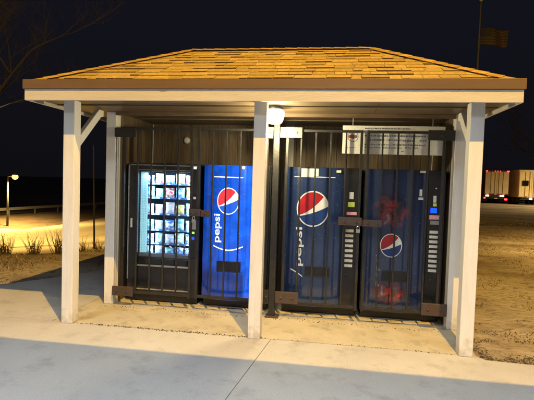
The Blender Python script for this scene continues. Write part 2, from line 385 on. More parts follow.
# ================================================================== GATES
def gate(xs_,label,hinge_side):
    g=thing('steel_gate',label,'gate',(xs_[0],GY,ZG0),'barred steel gates in front of the machines')
    r=.015; x0,x1=xs_[0],xs_[-1]
    bm=new(); 
    box(bm,x0-r,x0+r,GY-r,GY+r,ZG0-.02,ZG1); box(bm,x1-r,x1+r,GY-r,GY+r,ZG0-.02,ZG1)
    box(bm,x0+r+.001,x1-r-.001,GY-r,GY+r,ZG1-.03,ZG1-.001); box(bm,x0+r+.001,x1-r-.001,GY-r,GY+r,ZG0,ZG0+.035)
    obj('gate_frame',bm,'gate_steel',g,bevel=.002)
    for x in xs_[1:-1]:
        obj('bar',box(new(),x-.0095,x+.0095,GY-.0095,GY+.0095,ZG0+.036,ZG1-.031),'gate_steel',g,bevel=.002)
    return g
g1=gate([-1.865,-1.68,-1.50,-1.325,-1.15,-.975],'barred steel gate in front of the lit snack machine','l')
g2=gate([-.885,-.71,-.54,-.37,-.2,-.04],'barred steel gate before the glowing blue soda machine, left of the middle post','r')
g3=gate([.20,.365,.54,.715,.89,1.065],'barred steel gate before the soda machine with the large globe logo','l')
g4=gate([1.14,1.305,1.48,1.65,1.82,1.985],'rightmost barred steel gate, before the machine with red fruit pictures','r')
def plate(name,x0,x1,z0,z1,par,m='rusty',y0=-.045,y1=-.018,bolts=2,label=None):
    o=obj(name,box(new(),x0,x1,GY+y0,GY+y1,z0,z1),m,par,bevel=.003,label=label)
    for k in range(bolts):
        bx=x0+(x1-x0)*(k+.5)/bolts; obj('bolt',lathe(new(),(bx,GY+y0,(z0+z1)/2),[(.014,-.001),(.014,-.009),(.008,-.012)],6,'Y'),m,o)
    return o
plate('hinge_plate',-1.975,-1.70,2.135,2.25,g1,'gate_steel',bolts=1); plate('hinge_plate',-1.975,-1.70,.13,.25,g1)
plate('hinge_plate',-.085,.032,2.15,2.285,g2,'galv'); plate('hinge_plate',-.085,.032,.16,.33,g2,'gate_steel')
plate('hinge_plate',.114,.375,2.16,2.285,g3,'galv'); plate('hinge_plate',.114,.39,.18,.32,g3)
plate('hinge_plate',1.80,2.09,2.16,2.275,g4,'gate_steel',bolts=1); plate('hinge_plate',1.81,2.09,.16,.30,g4)
plate('latch_plate',-.985,-.84,1.185,1.27,g1,'rusty',-.055,-.02); plate('latch_plate',-.835,-.72,1.18,1.26,g2,'rusty',-.05,-.02,1)
plate('latch_plate',.83,1.10,1.155,1.25,g3,'rusty',-.06,-.02); plate('latch_plate',1.104,1.33,1.15,1.23,g4,'rusty',-.05,-.02)
for x,z,l in ((-.915,1.155,'small padlock hanging from the latch of the snack machine gate'),(1.06,1.125,'small padlock hanging from the latch of the two right gates')):
    p=thing('padlock',l,'padlock',(x,GY-.07,z-.03),'padlocks on the gate latches')
    obj('lock_body',box(new(),x-.022,x+.022,GY-.083,GY-.062,z-.05,z-.01),'silver',p,bevel=.004)
    bm=new(); pts=[(x-.014,z-.011),(x-.014,z+.018),(x,z+.03),(x+.014,z+.018),(x+.014,z-.011)]
    for a,b in zip(pts,pts[1:]): tube(bm,(a[0],GY-.072,a[1]),(b[0],GY-.072,b[1]),.004,n=6)
    obj('shackle',bm,'silver',p)

# ================================================================== SIGN ABOVE THE MACHINES
sg=thing('notice_board','long white notice board with red emblem and small print hanging above the two right machines','sign',(1.4,.815,2.0))
SY=.80
obj('board',box(new(),.845,2.0,SY,SY+.012,1.995,2.325),'label_white',sg,bevel=.002)
for x in (.96,1.86):
    bm=tube(new(),(x,SY+.006,2.327),(x,SY+.006,ZC-.003),.004); obj('hanger',bm,'silver',sg)
bm=new()
def inkline(bm,x0,x1,z,h,y=SY-.0015,gap=.012,k=1.):
    x=x0
    while x<x1:
        w=random.uniform(.008,.03)*k; n=int(w/.006)+1
        for i in range(n):
            a=x+i*.0065; 
            if a>x1: break
            hh=h*random.uniform(.6,1); 
            quad(bm,[(a,y,z),(a+.0042,y,z),(a+.0042,y,z+hh),(a,y,z+hh)])
            if random.random()<.6: zz=z+hh*random.choice((0,.45,.85)); quad(bm,[(a,y-.0002,zz),(a+.0064,y-.0002,zz),(a+.0064,y-.0002,zz+h*.2),(a,y-.0002,zz+h*.2)])
        x+=w+gap
for (a,b,z,h) in ((1.10,1.62,2.287,.016),(1.10,1.80,2.20,.022),(1.12,1.32,2.15,.026),(1.35,1.52,2.155,.018),(1.53,1.66,2.145,.03),(1.72,1.80,2.15,.022),(1.10,1.40,2.10,.016),(1.42,1.78,2.10,.018),(1.10,1.52,2.065,.014),(1.56,1.70,2.07,.014),(1.52,1.54,2.03,.014),(1.09,1.11,2.25,.014),(.90,1.0,2.06,.012)):
    bm=new(); inkline(bm,a,b,z,h); obj('lettering',bm,'ink_dark',sg)
bm=new(); ex_,ez,er=.965,2.195,.062
def annulus(bm,x,z,r0,r1,y,n=28):
    for i in range(n):
        a,b=2*PI*i/n,2*PI*(i+1)/n
        quad(bm,[(x+r0*math.cos(a),y,z+r0*math.sin(a)),(x+r1*math.cos(a),y,z+r1*math.sin(a)),(x+r1*math.cos(b),y,z+r1*math.sin(b)),(x+r0*math.cos(b),y,z+r0*math.sin(b))])
annulus(bm,ex_,ez,er*.9,er,SY-.0015); obj('emblem_ring',bm,'ink_dark',sg)
bm=new(); 
for dx,dz,r in ((-.035,0,.02),(-.005,.004,.022),(.0,-.012,.015)): annulus(bm,ex_+dx,ez+dz,.0005,r,SY-.0017-abs(dx)*.01,14)
obj('emblem',bm,'ink_red',sg)
bm=new(); annulus(bm,ex_+.03,ez,.0005,.02,SY-.0019,14); obj('emblem_mark',bm,'ink_dark',sg)

# ================================================================== VENDING MACHINES
BULGE=.06
def ysurf(x,x0,x1,yf):
    t=(x-(x0+x1)/2)/((x1-x0)/2); return yf-BULGE*(1-min(1,abs(t))**2.6)
def door_mat(name,base,base2,glow=None,splash=False):
    m=mat(name,base,base2,rough=.2,scale=2.2,detail=5,lo=.3,hi=.75,coat=.6,stretch=(3,3,.8)); N,L,P=nodes(m); P.inputs['Coat Roughness'].default_value=.08
    tc=[n for n in N if n.type=='TEX_COORD'][0]; src=P.inputs['Base Color'].links[0].from_socket
    vo=N.new('ShaderNodeTexVoronoi'); vo.inputs['Scale'].default_value=34; L.new(tc.outputs['Object'],vo.inputs['Vector'])
    r=N.new('ShaderNodeMapRange'); r.inputs[1].default_value=.05; r.inputs[2].default_value=.17; r.inputs[3].default_value=1; r.inputs[4].default_value=0; L.new(vo.outputs['Distance'],r.inputs[0])
    sel=N.new('ShaderNodeSeparateColor'); L.new(vo.outputs['Color'],sel.inputs[0])
    gt=N.new('ShaderNodeMath'); gt.operation='GREATER_THAN'; gt.inputs[1].default_value=.62; L.new(sel.outputs[0],gt.inputs[0])
    mul=N.new('ShaderNodeMath'); mul.operation='MULTIPLY'; L.new(r.outputs[0],mul.inputs[0]); L.new(gt.outputs[0],mul.inputs[1])
    mx=N.new('ShaderNodeMix'); mx.data_type='RGBA'; mx.inputs[7].default_value=(.16,.26,.42,1) ; L.new(mul.outputs[0],mx.inputs[0]); L.new(src,mx.inputs[6]); out=mx.outputs[2]
    if splash:   # printed picture: dark red drink with splashing water, upper half, and fruit low down
        for (cx,cz,sx,sz,thr) in ((1.46,1.34,.20,.24,.5),(1.48,.36,.24,.16,.56)):
            mp=N.new('ShaderNodeMapping'); mp.inputs['Location'].default_value=(-cx/sx,0,-cz/sz); mp.inputs['Scale'].default_value=(1/sx,0,1/sz); L.new(tc.outputs['Object'],mp.inputs[0])
            ln=N.new('ShaderNodeVectorMath'); ln.operation='LENGTH'; L.new(mp.outputs[0],ln.inputs[0])
            nz=N.new('ShaderNodeTexNoise'); nz.inputs['Scale'].default_value=9; nz.inputs['Detail'].default_value=7; nz.inputs['Distortion'].default_value=1.6; L.new(tc.outputs['Object'],nz.inputs['Vector'])
            ad=N.new('ShaderNodeMath'); ad.operation='MULTIPLY_ADD'; ad.inputs[1].default_value=.7; ad.inputs[2].default_value=-.35; L.new(nz.outputs[0],ad.inputs[0])
            sm=N.new('ShaderNodeMath'); sm.operation='ADD'; L.new(ln.outputs['Value'],sm.inputs[0]); L.new(ad.outputs[0],sm.inputs[1])
            mk=N.new('ShaderNodeMapRange'); mk.inputs[1].default_value=1.05; mk.inputs[2].default_value=.45; mk.inputs[4].default_value=1; L.new(sm.outputs[0],mk.inputs[0])
            nz2=N.new('ShaderNodeTexNoise'); nz2.inputs['Scale'].default_value=7; nz2.inputs['Detail'].default_value=3; nz2.inputs['Distortion'].default_value=.7; L.new(tc.outputs['Object'],nz2.inputs['Vector'])
            cr=N.new('ShaderNodeValToRGB'); cr.color_ramp.elements[0].position=.3; cr.color_ramp.elements[0].color=(.004,.004,.012,1); cr.color_ramp.elements[1].position=.72; cr.color_ramp.elements[1].color=(.26,.2,.26,1)
            for p_,c_ in ((.46,(.02,.008,.016,1)),(.53,(.09,.012,.018,1)),(.585,(.27,.02,.028,1)),(.63,(.06,.015,.03,1))):
                el=cr.color_ramp.elements.new(p_); el.color=c_
            L.new(nz2.outputs[0],cr.inputs[0])
            m2=N.new('ShaderNodeMix'); m2.data_type='RGBA'; L.new(mk.outputs[0],m2.inputs[0]); L.new(out,m2.inputs[6]); L.new(cr.outputs[0],m2.inputs[7]); out=m2.outputs[2]
    L.new(out,P.inputs['Base Color'])
    if glow:     # backlit panel: lamp tubes stand behind its right side
        sp=N.new('ShaderNodeSeparateXYZ'); L.new(tc.outputs['Object'],sp.inputs[0])
        rr=N.new('ShaderNodeMapRange'); rr.inputs[1].default_value=-.95; rr.inputs[2].default_value=-.27; rr.inputs[3].default_value=.25; rr.inputs[4].default_value=1.0; L.new(sp.outputs[0],rr.inputs[0])
        nz=N.new('ShaderNodeTexNoise'); nz.inputs['Scale'].default_value=5; nz.inputs['Detail'].default_value=5; nz.inputs['Distortion'].default_value=1; L.new(tc.outputs['Object'],nz.inputs['Vector'])
        r5=N.new('ShaderNodeMapRange'); r5.inputs[1].default_value=.3; r5.inputs[2].default_value=.7; r5.inputs[3].default_value=.55; r5.inputs[4].default_value=1.35; L.new(nz.outputs[0],r5.inputs[0])
        ml=N.new('ShaderNodeMath'); ml.operation='MULTIPLY'; L.new(rr.outputs[0],ml.inputs[0]); L.new(r5.outputs[0],ml.inputs[1])
        mk=N.new('ShaderNodeMapRange'); mk.inputs[1].default_value=.44; mk.inputs[2].default_value=.56; mk.inputs[3].default_value=.25; mk.inputs[4].default_value=1; 
        zz=N.new('ShaderNodeMath'); zz.operation='MULTIPLY_ADD'; zz.inputs[1].default_value=1.; zz.inputs[2].default_value=0.; L.new(sp.outputs[2],zz.inputs[0]); L.new(zz.outputs[0],mk.inputs[0])
        gx=N.new('ShaderNodeMapRange'); gx.inputs[1].default_value=-.36; gx.inputs[2].default_value=-.30; L.new(sp.outputs[0],gx.inputs[0])
        mm=N.new('ShaderNodeMath'); mm.operation='MAXIMUM'; L.new(mk.outputs[0],mm.inputs[0]); L.new(gx.outputs[0],mm.inputs[1])
        m3=N.new('ShaderNodeMath'); m3.operation='MULTIPLY'; L.new(ml.outputs[0],m3.inputs[0]); L.new(mm.outputs[0],m3.inputs[1])
        ec=N.new('ShaderNodeMix'); ec.data_type='RGBA'; ec.inputs[6].default_value=(*glow,1); ec.inputs[7].default_value=(.15,.4,.95,1); L.new(mul.outputs[0],ec.inputs[0]); L.new(ec.outputs[2],P.inputs['Emission Color'])
        ms=N.new('ShaderNodeMath'); ms.operation='MULTIPLY'; ms.inputs[1].default_value=1.15; L.new(m3.outputs[0],ms.inputs[0]); L.new(ms.outputs[0],P.inputs['Emission Strength'])
    M[name]=m
door_mat('door_glow',(.003,.012,.11),(.005,.025,.16),glow=(.0,.115,.85))
door_mat('door_navy',(.012,.026,.085),(.020,.042,.13))
door_mat('door_fruit',(.011,.021,.068),(.017,.033,.095),splash=True)
def curved_patch(bm,pts2,x0,x1,yf,off,n=1):
    """2-D polygon (x,z) laid on the bowed door, off metres in front of it"""
    return bm.faces.new([bm.verts.new((x,ysurf(x,x0,x1,yf)-off,z)) for x,z in pts2])
def globe(par,cx,cz,rx,rz,x0,x1,yf,lit):
    """round emblem: red above, white wave, blue below, white rim"""
    n=72
    def f1(u): return -.42+.20*(u+1)+.33*max(0,u+1)**2*.85       # red / white border
    def f2(u): return -.46+.12*(u+1)+.10*(u+1)**2                # white / blue border
    suf='_lit' if lit else '_ink'
    bms={'red':new(),'white':new(),'blue':new()}
    for i in range(n):
        us=[-1+2*i/n,-1+2*(i+1)/n]; e_=[math.sqrt(max(0,1-u*u)) for u in us]
        lv=[]
        for u,e2 in zip(us,e_): lv.append((-e2,max(-e2,min(e2,f2(u))),max(-e2,min(e2,max(f1(u),f2(u)))),e2))
        for k,key in enumerate(('blue','white','red')):
            a,b=lv[0][k],lv[0][k+1]; c,d=lv[1][k+1],lv[1][k]
            if abs(a-b)<1e-5 and abs(c-d)<1e-5: continue
            curved_patch(bms[key],[(cx+us[0]*rx*.95,cz+a*rz*.95),(cx+us[1]*rx*.95,cz+d*rz*.95),(cx+us[1]*rx*.95,cz+c*rz*.95),(cx+us[0]*rx*.95,cz+b*rz*.95)],x0,x1,yf,.0035)
    rim=new()
    for i in range(64):
        a,b=2*PI*i/64,2*PI*(i+1)/64
        curved_patch(rim,[(cx+rx*k*math.cos(t),cz+rz*k*math.sin(t)) for k,t in ((.93,a),(1.,a),(1.,b),(.93,b))],x0,x1,yf,.0045)
    root=obj('round_logo',rim,'white'+suf,par)
    for key,b in bms.items(): obj('logo_'+key,b,key+suf,root)
def text_mesh(body,size,off=.0):
    cu=bpy.data.curves.new('t','FONT'); cu.body=body; cu.size=size; cu.offset=off; cu.resolution_u=4
    o=bpy.data.objects.new('t',cu); C.objects.link(o); dg=bpy.context.evaluated_depsgraph_get(); dg.update()
    me=bpy.data.meshes.new_from_object(o.evaluated_get(dg)); bm=new(); bm.from_mesh(me)
    bpy.data.objects.remove(o); bpy.data.curves.remove(cu); bpy.data.meshes.remove(me); return bm
def vtext(body,x_base,z0,z1,width,x0,x1,yf,m,par,bold=.008):
    bm=text_mesh(body,1,bold*4); xsv=[v.co.x for v in bm.verts]; ysv=[v.co.y for v in bm.verts]
    a,b,c,d=min(xsv),max(xsv),min(ysv),max(ysv)
    for v in bm.verts:
        t=(v.co.x-a)/(b-a); h=(v.co.y-c)/(d-c)
        X=x_base-width*h; v.co=(X,ysurf(X,x0,x1,yf)-.004,z0+(z1-z0)*t)
    return obj('lettering',bm,m,par)
def strip_curve(bm,pts,w,x0,x1,yf,off=.004):
    for a,b in zip(pts,pts[1:]):
        curved_patch(bm,[(a[0],a[1]-w/2),(b[0],b[1]-w/2),(b[0],b[1]+w/2),(a[0],a[1]+w/2)],x0,x1,yf,off)
def soda(X0,X1,xd,label,door,lit=False):
    """cabinet X0..X1; bowed door X0+.02..xd, flat selection column xd..X1"""
    m=thing('soda_machine',label,'vending machine',((X0+X1)/2,MY+.4,.0),'vending machines in the shelter')
    dk='cabinet_blue'
    obj('cabinet',box(new(),X0,X1,MY+.03,WY-.03,.10,1.83),'cabinet_dark',m,bevel=.008)
    obj('base',box(new(),X0+.02,X1-.02,MY+.06,WY-.05,.012,.098),'black_plastic',m)
    bm=new(); n=26; a=X0+.012; b=xd-.004
    ringf=[(a+(b-a)*i/n) for i in range(n+1)]
    low=[(x,ysurf(x,a,b,MY)) for x in ringf]+[(b,MY+.027),(a,MY+.027)]
    prism(bm,low,.115,1.825); o=obj('door',bm,door,m)
    return m,a,b
# --- glowing blue machine
X0,X1=-.885,-.015
m2,a,b=soda(X0,X1,-.25,'brightly glowing blue soda machine beside the snack machine','door_glow',True)
globe(m2,-.54,1.375,.142,.17,a,b,MY,True); vtext('pepsi',-.615,.85,1.21,.105,a,b,MY,'white_lit',m2,.004)
bm=new(); strip_curve(bm,[(-.73+.37*i/14,1.675) for i in range(15)],.012,a,b,MY); obj('trim_line',bm,'white_lit',m2); bm=new(); strip_curve(bm,[(-.72+.38*i/16,.805-.05*math.sin(PI*i/16)) for i in range(17)],.016,a,b,MY); obj('trim_line',bm,'white_lit',m2)
obj('sticker',lathe(new(),(-.36,ysurf(-.36,a,b,MY)-.001,1.80),[(.02,0),(.02,-.004)],14,'Y'),'white_lit',m2)
def slot(m,x0,x1,z0,z1,mm='black_plastic'):
    yy=MY-BULGE-.008
    bm=new(); w=.014
    box(bm,x0-w,x1+w,yy,yy+.03,z1,z1+w); box(bm,x0-w,x1+w,yy,yy+.03,z0-w,z0); box(bm,x0-w,x0,yy,yy+.03,z0+.001,z1-.001); box(bm,x1,x1+w,yy,yy+.03,z0+.001,z1-.001)
    o=obj('delivery_slot',bm,'cabinet_dark',m,bevel=.002); obj('slot_flap',box(new(),x0+.001,x1-.001,yy+.006,yy+.029,z0+.001,z1-.001),mm,o)
slot(m2,-.655,-.375,.49,.60)
obj('selection_panel',box(new(),-.246,X1-.012,MY-.03,MY+.027,.115,1.825),'black_plastic',m2,bevel=.004)
for k in range(8): obj('button',box(new(),-.20,-.10,MY-.037,MY-.031,1.08-k*.06,1.11-k*.06),'label_white',m2)
# --- large logo machine
X0,X1=.145,1.09
m3,a,b=soda(X0,X1,.885,'dark navy soda machine with a large globe logo, right of the steel post','door_navy')
globe(m3,.52,1.32,.198,.22,a,b,MY,False); vtext('pepsi',.425,.61,1.09,.105,a,b,MY,'white_ink',m3,.004)
bm=new(); strip_curve(bm,[(.28+.5*i/14,1.71) for i in range(15)],.010,a,b,MY); obj('trim_line',bm,'white_ink',m3); bm=new()
strip_curve(bm,[(.27+.03*i,.565-.012*i-.001*i*i) for i in range(6)],.016,a,b,MY); obj('trim_line',bm,'white_ink',m3)
def on_door(name,x0,x1,z0,z1,mm,m,a,b,th=.004):
    yy=min(ysurf(x0,a,b,MY),ysurf(x1,a,b,MY)); return obj(name,box(new(),x0,x1,yy-th,yy+.012,z0,z1),mm,m)
on_door('price_label',.365,.575,1.72,1.81,'label_white',m3,a,b); on_door('sticker',.79,.845,1.77,1.80,'label_white',m3,a,b)
slot(m3,.46,.735,.50,.60)
def sel_panel(m,x0,x1,bx0,bx1,z_top,n,items,sp):
    obj('selection_panel',box(new(),x0,x1,MY-.03,MY+.027,.115,1.825),'black_plastic',m,bevel=.004)
    for k in range(n):
        z=z_top-k*sp; obj('button',box(new(),bx0,bx1,MY-.038,MY-.031,z-.017,z+.017),'label_white',m,bevel=.002)
    for (nm,xa,xb,za,zb,mm) in items: obj(nm,box(new(),xa,xb,MY-.037,MY-.031,za,zb),mm,m,bevel=.001)
    xm=(x0+x1)/2; obj('coin_lock',lathe(new(),(x0+.06,MY-.031,.52),[(.017,-.0),(.017,-.01),(.008,-.014)],12,'Y'),'black_plastic',m)
sel_panel(m3,.889,1.078,.925,1.02,1.07,8,[('coin_slot',.955,1.005,1.455,1.54,'label_white'),('price_display',.94,1.02,1.36,1.42,'label_yellow'),('bill_reader',.93,1.05,1.262,1.30,'label_pink')],.061)
# --- fruit picture machine
X0,X1=1.125,2.075
m4,a,b=soda(X0,X1,1.87,'rightmost navy soda machine with dark red fruit pictures and a small globe logo','door_fruit')
globe(m4,1.465,.92,.128,.142,a,b,MY,False); vtext('pepsi',1.345,.42,.80,.05,a,b,MY,'silver',m4,.002)
slot(m4,1.385,1.66,.50,.60)
bm=new()
for cx,cz,r in ((1.345,.38,.022),(1.455,.37,.04),(1.60,.36,.028)):
    bm=new(); pts=[(cx+r*math.cos(t*PI/8),cz+r*math.sin(t*PI/8)) for t in range(16)]; curved_patch(bm,pts,a,b,MY,.003); obj('fruit_picture',bm,'fruit_red',m4)
for (cx,cz,rx_,rz_,t0,t1_) in ((1.50,.36,.15,.14,2.9,6.1),(1.26,.40,.05,.11,.6,3.9),(1.44,1.33,.20,.17,1.7,3.7)):
    bm=new(); P_=[(cx+rx_*(1+.07*math.sin(5*t))*math.cos(t),cz+rz_*(1+.1*math.sin(7*t))*math.sin(t)) for t in [t0+(t1_-t0)*i/24 for i in range(25)]]
    for i,(p,q) in enumerate(zip(P_,P_[1:])):
        d=Vector((q[0]-p[0],q[1]-p[1])).normalized(); h=.0022; curved_patch(bm,[(p[0]+d.y*h,p[1]-d.x*h),(q[0]+d.y*h,q[1]-d.x*h),(q[0]-d.y*h,q[1]+d.x*h),(p[0]-d.y*h,p[1]+d.x*h)],a,b,MY,.0045)
    obj('splash_outline',bm,'splash_line',m4)
on_door('sticker',1.765,1.83,1.795,1.82,'label_white',m4,a,b); on_door('sticker',1.77,1.80,1.52,1.60,'label_white',m4,a,b); on_door('price_label',1.76,1.815,1.475,1.505,'label_white',m4,a,b)
sel_panel(m4,1.874,2.065,1.905,2.0,1.10,9,[('coin_slot',1.93,1.965,1.45,1.53,'label_white'),('price_display',1.93,1.97,1.405,1.44,'label_yellow'),('bill_light',1.905,1.975,1.325,1.385,'blue_led'),('bill_reader',1.895,2.02,1.25,1.30,'label_pink'),('coin_return',1.905,2.01,1.19,1.235,'silver'),('sticker',1.95,1.965,1.61,1.625,'label_white')],.0575)
# --- snack machine
X0,X1=-1.90,-.93
m1=thing('snack_machine','black snack machine with a bright cold lit window of packets, at the left end','vending machine',((X0+X1)/2,MY+.4,0),'vending machines in the shelter')
wx0,wx1,wz0,wz1=-1.765,-1.035,.60,1.72; T=WY-.03
bm=new(); box(bm,X0,wx0,MY,T,.10,1.83); box(bm,wx1,X1,MY,T,.10,1.83); box(bm,wx0+.001,wx1-.001,MY,T,wz1,1.829); box(bm,wx0+.001,wx1-.001,MY+.02,T,.101,wz0); box(bm,wx0+.001,wx1-.001,T-.03,T-.001,wz0+.001,wz1-.001)
obj('cabinet',bm,'cabinet_dark',m1,bevel=.004)
obj('base',box(new(),X0+.02,X1-.02,MY+.05,T,.012,.098),'black_plastic',m1)
bm=new(); 
for x_ in (X0+.005,): box(bm,x_,x_+.014,MY-.012,MY-.001,.30,1.80)
obj('edge_trim',bm,'silver',m1)
bm=new(); box(bm,X0+.03,X1-.02,MY-.010,MY-.001,1.795,1.807); box(bm,wx0-.0,wx1,MY-.010,MY-.001,1.735,1.743); obj('edge_trim',bm,'silver',m1)
bm=new(); box(bm,wx0,wx1,MY+.0,MY+.019,.475,.497); obj('bin_rail',bm,'silver',m1,bevel=.002)
bm=new(); box(bm,wx0,wx1,MY+.005,MY+.019,.165,.18); obj('kick_rail',bm,'silver',m1)
obj('delivery_flap',box(new(),wx0+.01,wx1-.01,MY+.008,MY+.019,.505,.585),'dark_glass',m1,bevel=.003)
bm=new(); box(bm,wx0+.001,wx0+.006,MY+.06,T-.032,wz0+.002,wz1-.002); box(bm,wx1-.006,wx1-.001,MY+.06,T-.032,wz0+.002,wz1-.002); box(bm,wx0+.007,wx1-.007,T-.036,T-.031,wz0+.002,wz1-.002); 
G('inner_wall',(.12,.22,.35),(.05,.1,.2),rough=.5,scale=60,lo=.4,hi=.6); obj('inner_lining',bm,'inner_wall',m1)
G('shelf_blue',(.06,.13,.34),(.03,.06,.2),rough=.4,scale=40)
G('coil',(.6,.62,.65),rough=.3,metal=.8)
shelves=[1.585,1.40,1.185,.975,.795,.655]
for z in shelves:
    o=obj('shelf',box(new(),wx0+.03,wx1-.012,MY+.10,T-.05,z-.035,z-.022),'shelf_blue',m1)
    bm=new(); box(bm,wx0+.03,wx1-.012,MY+.088,MY+.099,z-.036,z-.016)
    obj('price_rail',bm,'shelf_blue',o)
    for k in range(5): obj('price_tag',box(new(),-1.68+k*.14,-1.64+k*.14,MY+.0855,MY+.0875,z-.034,z-.018),'label_white',o)
    for k in range(5):
        cx=-1.655+k*.14; bm=new()
        for t in range(20):
            A0,A1=t*PI/4,(t+1)*PI/4; tube(bm,(cx+.045*math.cos(A0),MY+.12+t*.018,z+.03+.045*math.sin(A0)),(cx+.045*math.cos(A1),MY+.12+(t+1)*.018,z+.03+.045*math.sin(A1)),.003,n=4)
        obj('coil',bm,'coil',o)
# perforated light column at the left of the window and lower grille
def perf_mat():
    m=mat('perforated',(.55,.8,.85),(.45,.7,.8),rough=.5,emit=(.30,.75,.85),estr=.55); N,L,P=nodes(m)
    tc=[n for n in N if n.type=='TEX_COORD'][0]; vo=N.new('ShaderNodeTexVoronoi'); vo.inputs['Scale'].default_value=46; vo.inputs['Randomness'].default_value=.15; L.new(tc.outputs['Object'],vo.inputs['Vector'])
    r=N.new('ShaderNodeMapRange'); r.inputs[1].default_value=.25; r.inputs[2].default_value=.5; r.inputs[3].default_value=1.0; r.inputs[4].default_value=.08; L.new(vo.outputs['Distance'],r.inputs[0])
    L.new(r.outputs[0],P.inputs['Emission Strength']); M['perforated']=m
perf_mat()
obj('light_column',box(new(),wx0+.012,wx0+.105,MY+.055,MY+.07,wz0+.05,wz1-.01),'perforated',m1)
G('grille',(.25,.25,.27),(.05,.05,.06),rough=.5,scale=120,lo=.45,hi=.55)
obj('lower_grille',box(new(),wx0+.012,wx1-.012,MY+.03,MY+.04,wz0+.003,wz0+.045),'grille',m1)
# control column
cp=obj('control_panel',box(new(),-1.03,-.945,MY-.012,MY-.001,.62,1.78),'black_plastic',m1,bevel=.003)
for nm,xa,xb,za,zb,mm in (('sticker',-1.015,-.975,1.765,1.795,'white_lit'),('keypad',-1.02,-.96,1.44,1.56,'cabinet_dark'),('sticker',-1.01,-.975,1.38,1.41,'label_white'),('coin_slot',-1.018,-.965,.99,1.11,'silver'),('display',-1.015,-.985,.935,.96,'green_led'),('bill_reader',-1.02,-.985,.86,.895,'blue_led')):
    obj(nm,box(new(),xa,xb,MY-.018,MY-.0125,za,zb),mm,cp,bevel=.001)
obj('panel_label',box(new(),-1.86,-1.835,MY-.006,MY-.001,.98,1.10),'label_white',m1)
gl=bpy.data.materials.new('window_glass'); gl.use_nodes=True; N,L=gl.node_tree.nodes,gl.node_tree.links; N.clear()
o_=N.new('ShaderNodeOutputMaterial'); tr=N.new('ShaderNodeBsdfTransparent'); gs=N.new('ShaderNodeBsdfGlossy'); gs.inputs['Roughness'].default_value=.05; mx=N.new('ShaderNodeMixShader'); lw=N.new('ShaderNodeFresnel')
lw.inputs[0].default_value=1.3; L.new(lw.outputs[0],mx.inputs[0]); L.new(tr.outputs[0],mx.inputs[1]); L.new(gs.outputs[0],mx.inputs[2]); L.new(mx.outputs[0],o_.inputs[0]); M['window_glass']=gl
obj('window_pane',box(new(),wx0+.002,wx1-.002,MY+.006,MY+.010,wz0+.002,wz1-.002),'window_glass',m1)
# packets ----------------------------------------------------------------
pal={'white and red':((.8,.8,.8),(.65,.06,.08)),'pale yellow':((.8,.75,.5),(.75,.5,.1)),'white and blue':((.8,.82,.85),(.08,.2,.6)),'pink and white':((.8,.6,.68),(.8,.78,.8)),'green and white':((.3,.6,.35),(.8,.82,.8)),'orange and white':((.8,.4,.12),(.8,.78,.72)),'teal':((.1,.45,.55),(.6,.75,.8)),'silver blue':((.4,.5,.7),(.75,.8,.88))}
for k,(c1,c2) in pal.items(): G('packet '+k,c1,c2,rough=.3,scale=24,detail=3,stretch=(1,1,1.2),lo=.47,hi=.53)
def packet(x,z,w,h,col,label):
    bm=new(); n,mn=7,9; ptsF=[];ptsB=[]
    for j in range(mn+1):
        rf=[];rb=[]; v=j/mn
        for i in range(n+1):
            u=i/n; e_=(math.sin(PI*u)**.5)*(math.sin(PI*v)**.6); th=.026*e_+.0015+random.uniform(-.002,.002)
            ww=w*(1-.06*math.sin(PI*v)); X=x+(u-.5)*ww; Z=z+v*h
            rf.append(bm.verts.new((X,MY+.135-th,Z))); rb.append(bm.verts.new((X,MY+.135+th,Z)))
        ptsF.append(rf);ptsB.append(rb)
    for j in range(mn):
        for i in range(n):
            bm.faces.new((ptsF[j][i],ptsF[j][i+1],ptsF[j+1][i+1],ptsF[j+1][i])); bm.faces.new((ptsB[j][i+1],ptsB[j][i],ptsB[j+1][i],ptsB[j+1][i+1]))
    o=obj('snack_packet',bm,'packet '+col,smooth=True); tag(o,label,'snack packet','snack packets on the shelves of the snack machine')
rows=[['white and red','white and blue','pale yellow','white and red'],['green and white','white and red','teal','orange and white'],['pink and white','pink and white','pale yellow','green and white'],['silver blue','white and blue','teal','silver blue'],['teal','silver blue','green and white','white and blue'],['silver blue','teal','white and blue','white and blue']]
rn=['top shelf','second shelf','third shelf','fourth shelf','fifth shelf','lowest shelf']; cn=['first','second','third','fourth','last']
tops=[wz1-.015]+[s-.05 for s in shelves[:-1]]
rows=[[c0]+row for c0,row in zip(['white and blue','teal','silver blue','teal','white and blue','green and white'],rows)]
for r_,row in enumerate(rows):
    for c_,col in enumerate(row):
        zb=shelves[r_]-.02; h=min(.155,tops[r_]-zb-.006)*random.uniform(.78,1)
        packet(-1.655+c_*.14+random.uniform(-.004,.004),zb,.122,h,col,'%s packet, %s from the left on the %s of the snack machine'%(col,cn[c_],rn[r_]))

